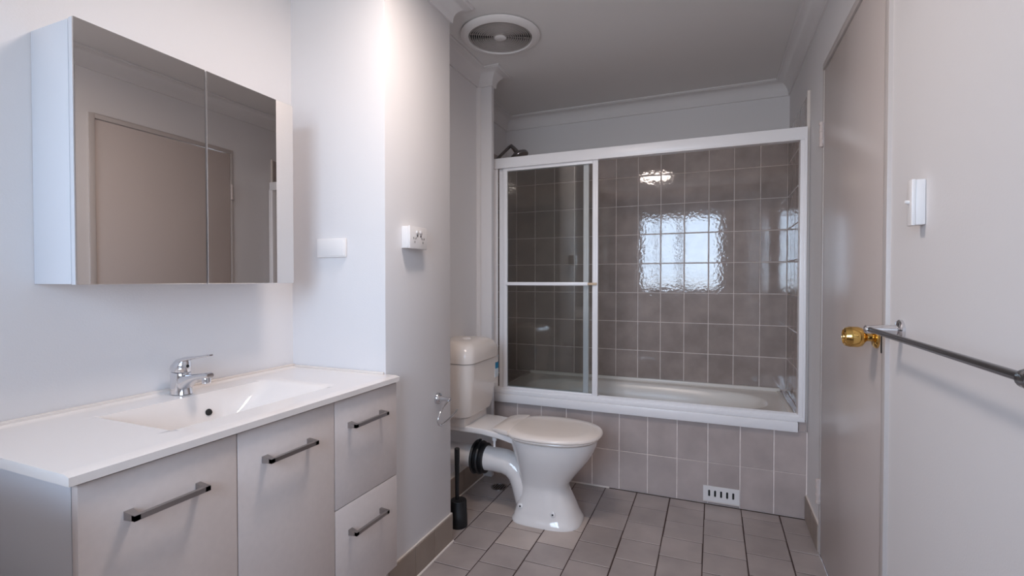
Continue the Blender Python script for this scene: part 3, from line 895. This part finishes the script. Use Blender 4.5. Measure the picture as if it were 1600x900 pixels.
# ------------------------------------------------------------------ vent in the bath front
gv = thing('bath_vent', 'small white five slot vent low on the tiled bath front', 'vent', (0.046, YA - 0.006, 0.014))
gm = MB()
xa, xb, za, zb_ = -0.040, 0.132, 0.020, 0.097
yv0, yv1 = YA - 0.010, YA - 0.0045
slots = [0.046 + (k - 2) * 0.0285 for k in range(5)]
edges_x = [xa] + [q for s in slots for q in (s - 0.0048, s + 0.0048)] + [xb]
zs0, zs1 = 0.042, 0.077
gm.box(xa, xb, yv0, yv1, za, zs0)
gm.box(xa, xb, yv0, yv1, zs1, zb_)
for k in range(0, len(edges_x), 2):
    gm.box(edges_x[k], edges_x[k + 1], yv0, yv1, zs0, zs1)
build('plate', gm, 'plastic', gv)
build('backing', box(xa + 0.004, xb - 0.004, yv1 - 0.0004, yv1 + 0.0002, za + 0.004, zb_ - 0.004), 'dark', gv)
for s in slots:
    for zz, sg in ((zs0, 1), (zs1, -1)):
        arc = [(s + 0.0048 * math.cos(t), zz + sg * 0.0048 * (1 - math.sin(t))) for t in [k * PI / 8 for k in range(9)]]
        # rounded slot ends: two small corner fillets
        for half in (arc[:5] + [(s + 0.0048, zz)], arc[4:] + [(s - 0.0048, zz)]):
            build('slot_end', MB().loft([[(x, yv0, z) for x, z in half], [(x, yv1, z) for x, z in half]]), 'plastic', gv)
build('lower_bead', box(xa, xb, YA - 0.008, YA - 0.0045, 0.013, 0.020), 'silicone', gv)

# ------------------------------------------------------------------ floor waste
dr = thing('floor_waste', 'dark round floor drain behind the toilet', 'floor drain', (-1.105, 2.49, 0.0005))
build('rim', MB().lathe([(0.046, 0.0), (0.046, 0.003), (0.038, 0.003), (0.037, 0.0012)], (-1.105, 2.49, 0.0), 'z', 32), 'nickel', dr, smooth=40)
gd = MB()
gd.lathe([(0.0365, 0.0006), (0.0365, 0.0016)], (-1.105, 2.49, 0.0), 'z', 28)
build('grate_bed', gd, 'dark', dr)
for k in range(-2, 3):
    w_ = math.sqrt(max(0.036 ** 2 - (k * 0.013) ** 2, 0.0001))
    build('grate_bar', box(-1.105 + k * 0.013 - 0.0025, -1.105 + k * 0.013 + 0.0025, 2.49 - w_, 2.49 + w_, 0.0012, 0.0028), 'nickel', dr)

# ------------------------------------------------------------------ ceiling exhaust fan
fx_, fy_ = -0.985, 2.235
FR = 0.197
fan = thing('ceiling_exhaust_fan', 'round white ceiling exhaust fan with a ringed grille', 'exhaust fan', (fx_, fy_, ZC))
prof_ = [(FR - 0.014, -0.0005), (FR - 0.013, -0.005), (FR, -0.005), (FR + 0.001, -0.008), (FR - 0.006, -0.014), (FR - 0.020, -0.020), (FR - 0.036, -0.022), (FR - 0.040, -0.018), (FR - 0.040, -0.001)]
build('outer_ring', MB().lathe(prof_, (fx_, fy_, ZC), 'z', 64, False, False), 'plastic', fan, smooth=40)
build('throat', MB().lathe([(FR - 0.042, -0.0015), (0.001, -0.0015)], (fx_, fy_, ZC), 'z', 48, False, False), 'dark', fan)
fins = MB()
r = FR - 0.047
while r > 0.034:
    fins.lathe([(r + 0.0013, -0.0055), (r + 0.0013, -0.0165), (r - 0.0013, -0.0165), (r - 0.0013, -0.0055), (r + 0.0013, -0.0055)], (fx_, fy_, ZC), 'z', 64, False, False)
    r -= 0.0105
gr = build('grille_rings', fins, 'grille', fan)
for k in range(12):
    t = k * PI / 6
    c, s = math.cos(t), math.sin(t)
    a, b, h = 0.03, FR - 0.041, 0.0013
    rp = [(fx_ + p * c - q * s, fy_ + p * s + q * c) for p, q in ((a, -h), (b, -h), (b, h), (a, h))]
    build('grille_spoke', MB().loft([[(x, y, ZC - 0.009) for x, y in rp], [(x, y, ZC - 0.004) for x, y in rp]]), 'grille', fan)
build('hub', MB().lathe([(0.030, -0.004), (0.030, -0.0175), (0.026, -0.0195), (0.001, -0.020)], (fx_, fy_, ZC), 'z', 32, True, False), 'plastic', fan, smooth=40)

# ------------------------------------------------------------------ ceiling light (out of frame; its reflection shows in the tiles and it lights the room)
lx, ly = -0.60, 1.16
lt = thing('ceiling_light', 'round lit ceiling light reflected in the shower tiles', 'ceiling light', (lx, ly, ZC))
build('base', MB().lathe([(0.175, -0.0005), (0.178, -0.060), (0.170, -0.070), (0.160, -0.064)], (lx, ly, ZC), 'z', 40), 'plastic', lt, smooth=40)
build('diffuser', MB().lathe([(0.158, -0.0645), (0.14, -0.067), (0.10, -0.069), (0.05, -0.070), (0.001, -0.0705)], (lx, ly, ZC), 'z', 40, True, False), 'lamp', lt, smooth=60)

# ------------------------------------------------------------------ unseen washer-shaped block, added to keep window light off the vanity's end
wm = thing('washer_shaped_blocker', 'unseen white washer-shaped block added to shade the end of the vanity', 'light blocker', (-1.215, 0.045, 0.0))
WA, WB, WC, WD = -1.500, -0.935, -0.253, 0.343
build('body', box(WA, WB, WC, WD, 0.012, 0.815), 'plastic', wm, bevel=0.012, seg=3)
build('top_panel', box(WA, WB + 0.004, WC - 0.001, WD + 0.001, 0.816, 0.850), 'plastic', wm, bevel=0.006)
build('control_panel', box(WB - 0.002, WB + 0.010, WC + 0.02, WD - 0.02, 0.700, 0.806), 'laminate_edge', wm, bevel=0.003)
build('dial', MB().lathe([(0.026, 0), (0.024, 0.020), (0.018, 0.024)], (WB + 0.009, 0.045, 0.752), 'x', 24), 'nickel', wm, smooth=40)
dm = build('drum_door', MB().lathe([(0.175, 0.0), (0.175, 0.012), (0.160, 0.022), (0.128, 0.022), (0.122, 0.012)], (WB - 0.001, 0.045, 0.42), 'x', 48, True, False), 'laminate_edge', wm, smooth=40)
build('porthole', MB().lathe([(0.124, 0.006), (0.110, 0.020), (0.06, 0.030), (0.001, 0.032)], (WB - 0.001, 0.045, 0.42), 'x', 40, True, False), 'black', dm, smooth=60)
for (fx2, fy2) in ((WA + 0.05, WC + 0.05), (WA + 0.05, WD - 0.05), (WB - 0.05, WC + 0.05), (WB - 0.05, WD - 0.05)):
    build('foot', MB().lathe([(0.022, 0.001), (0.018, 0.014)], (fx2, fy2, 0), 'z', 14), 'black', wm)
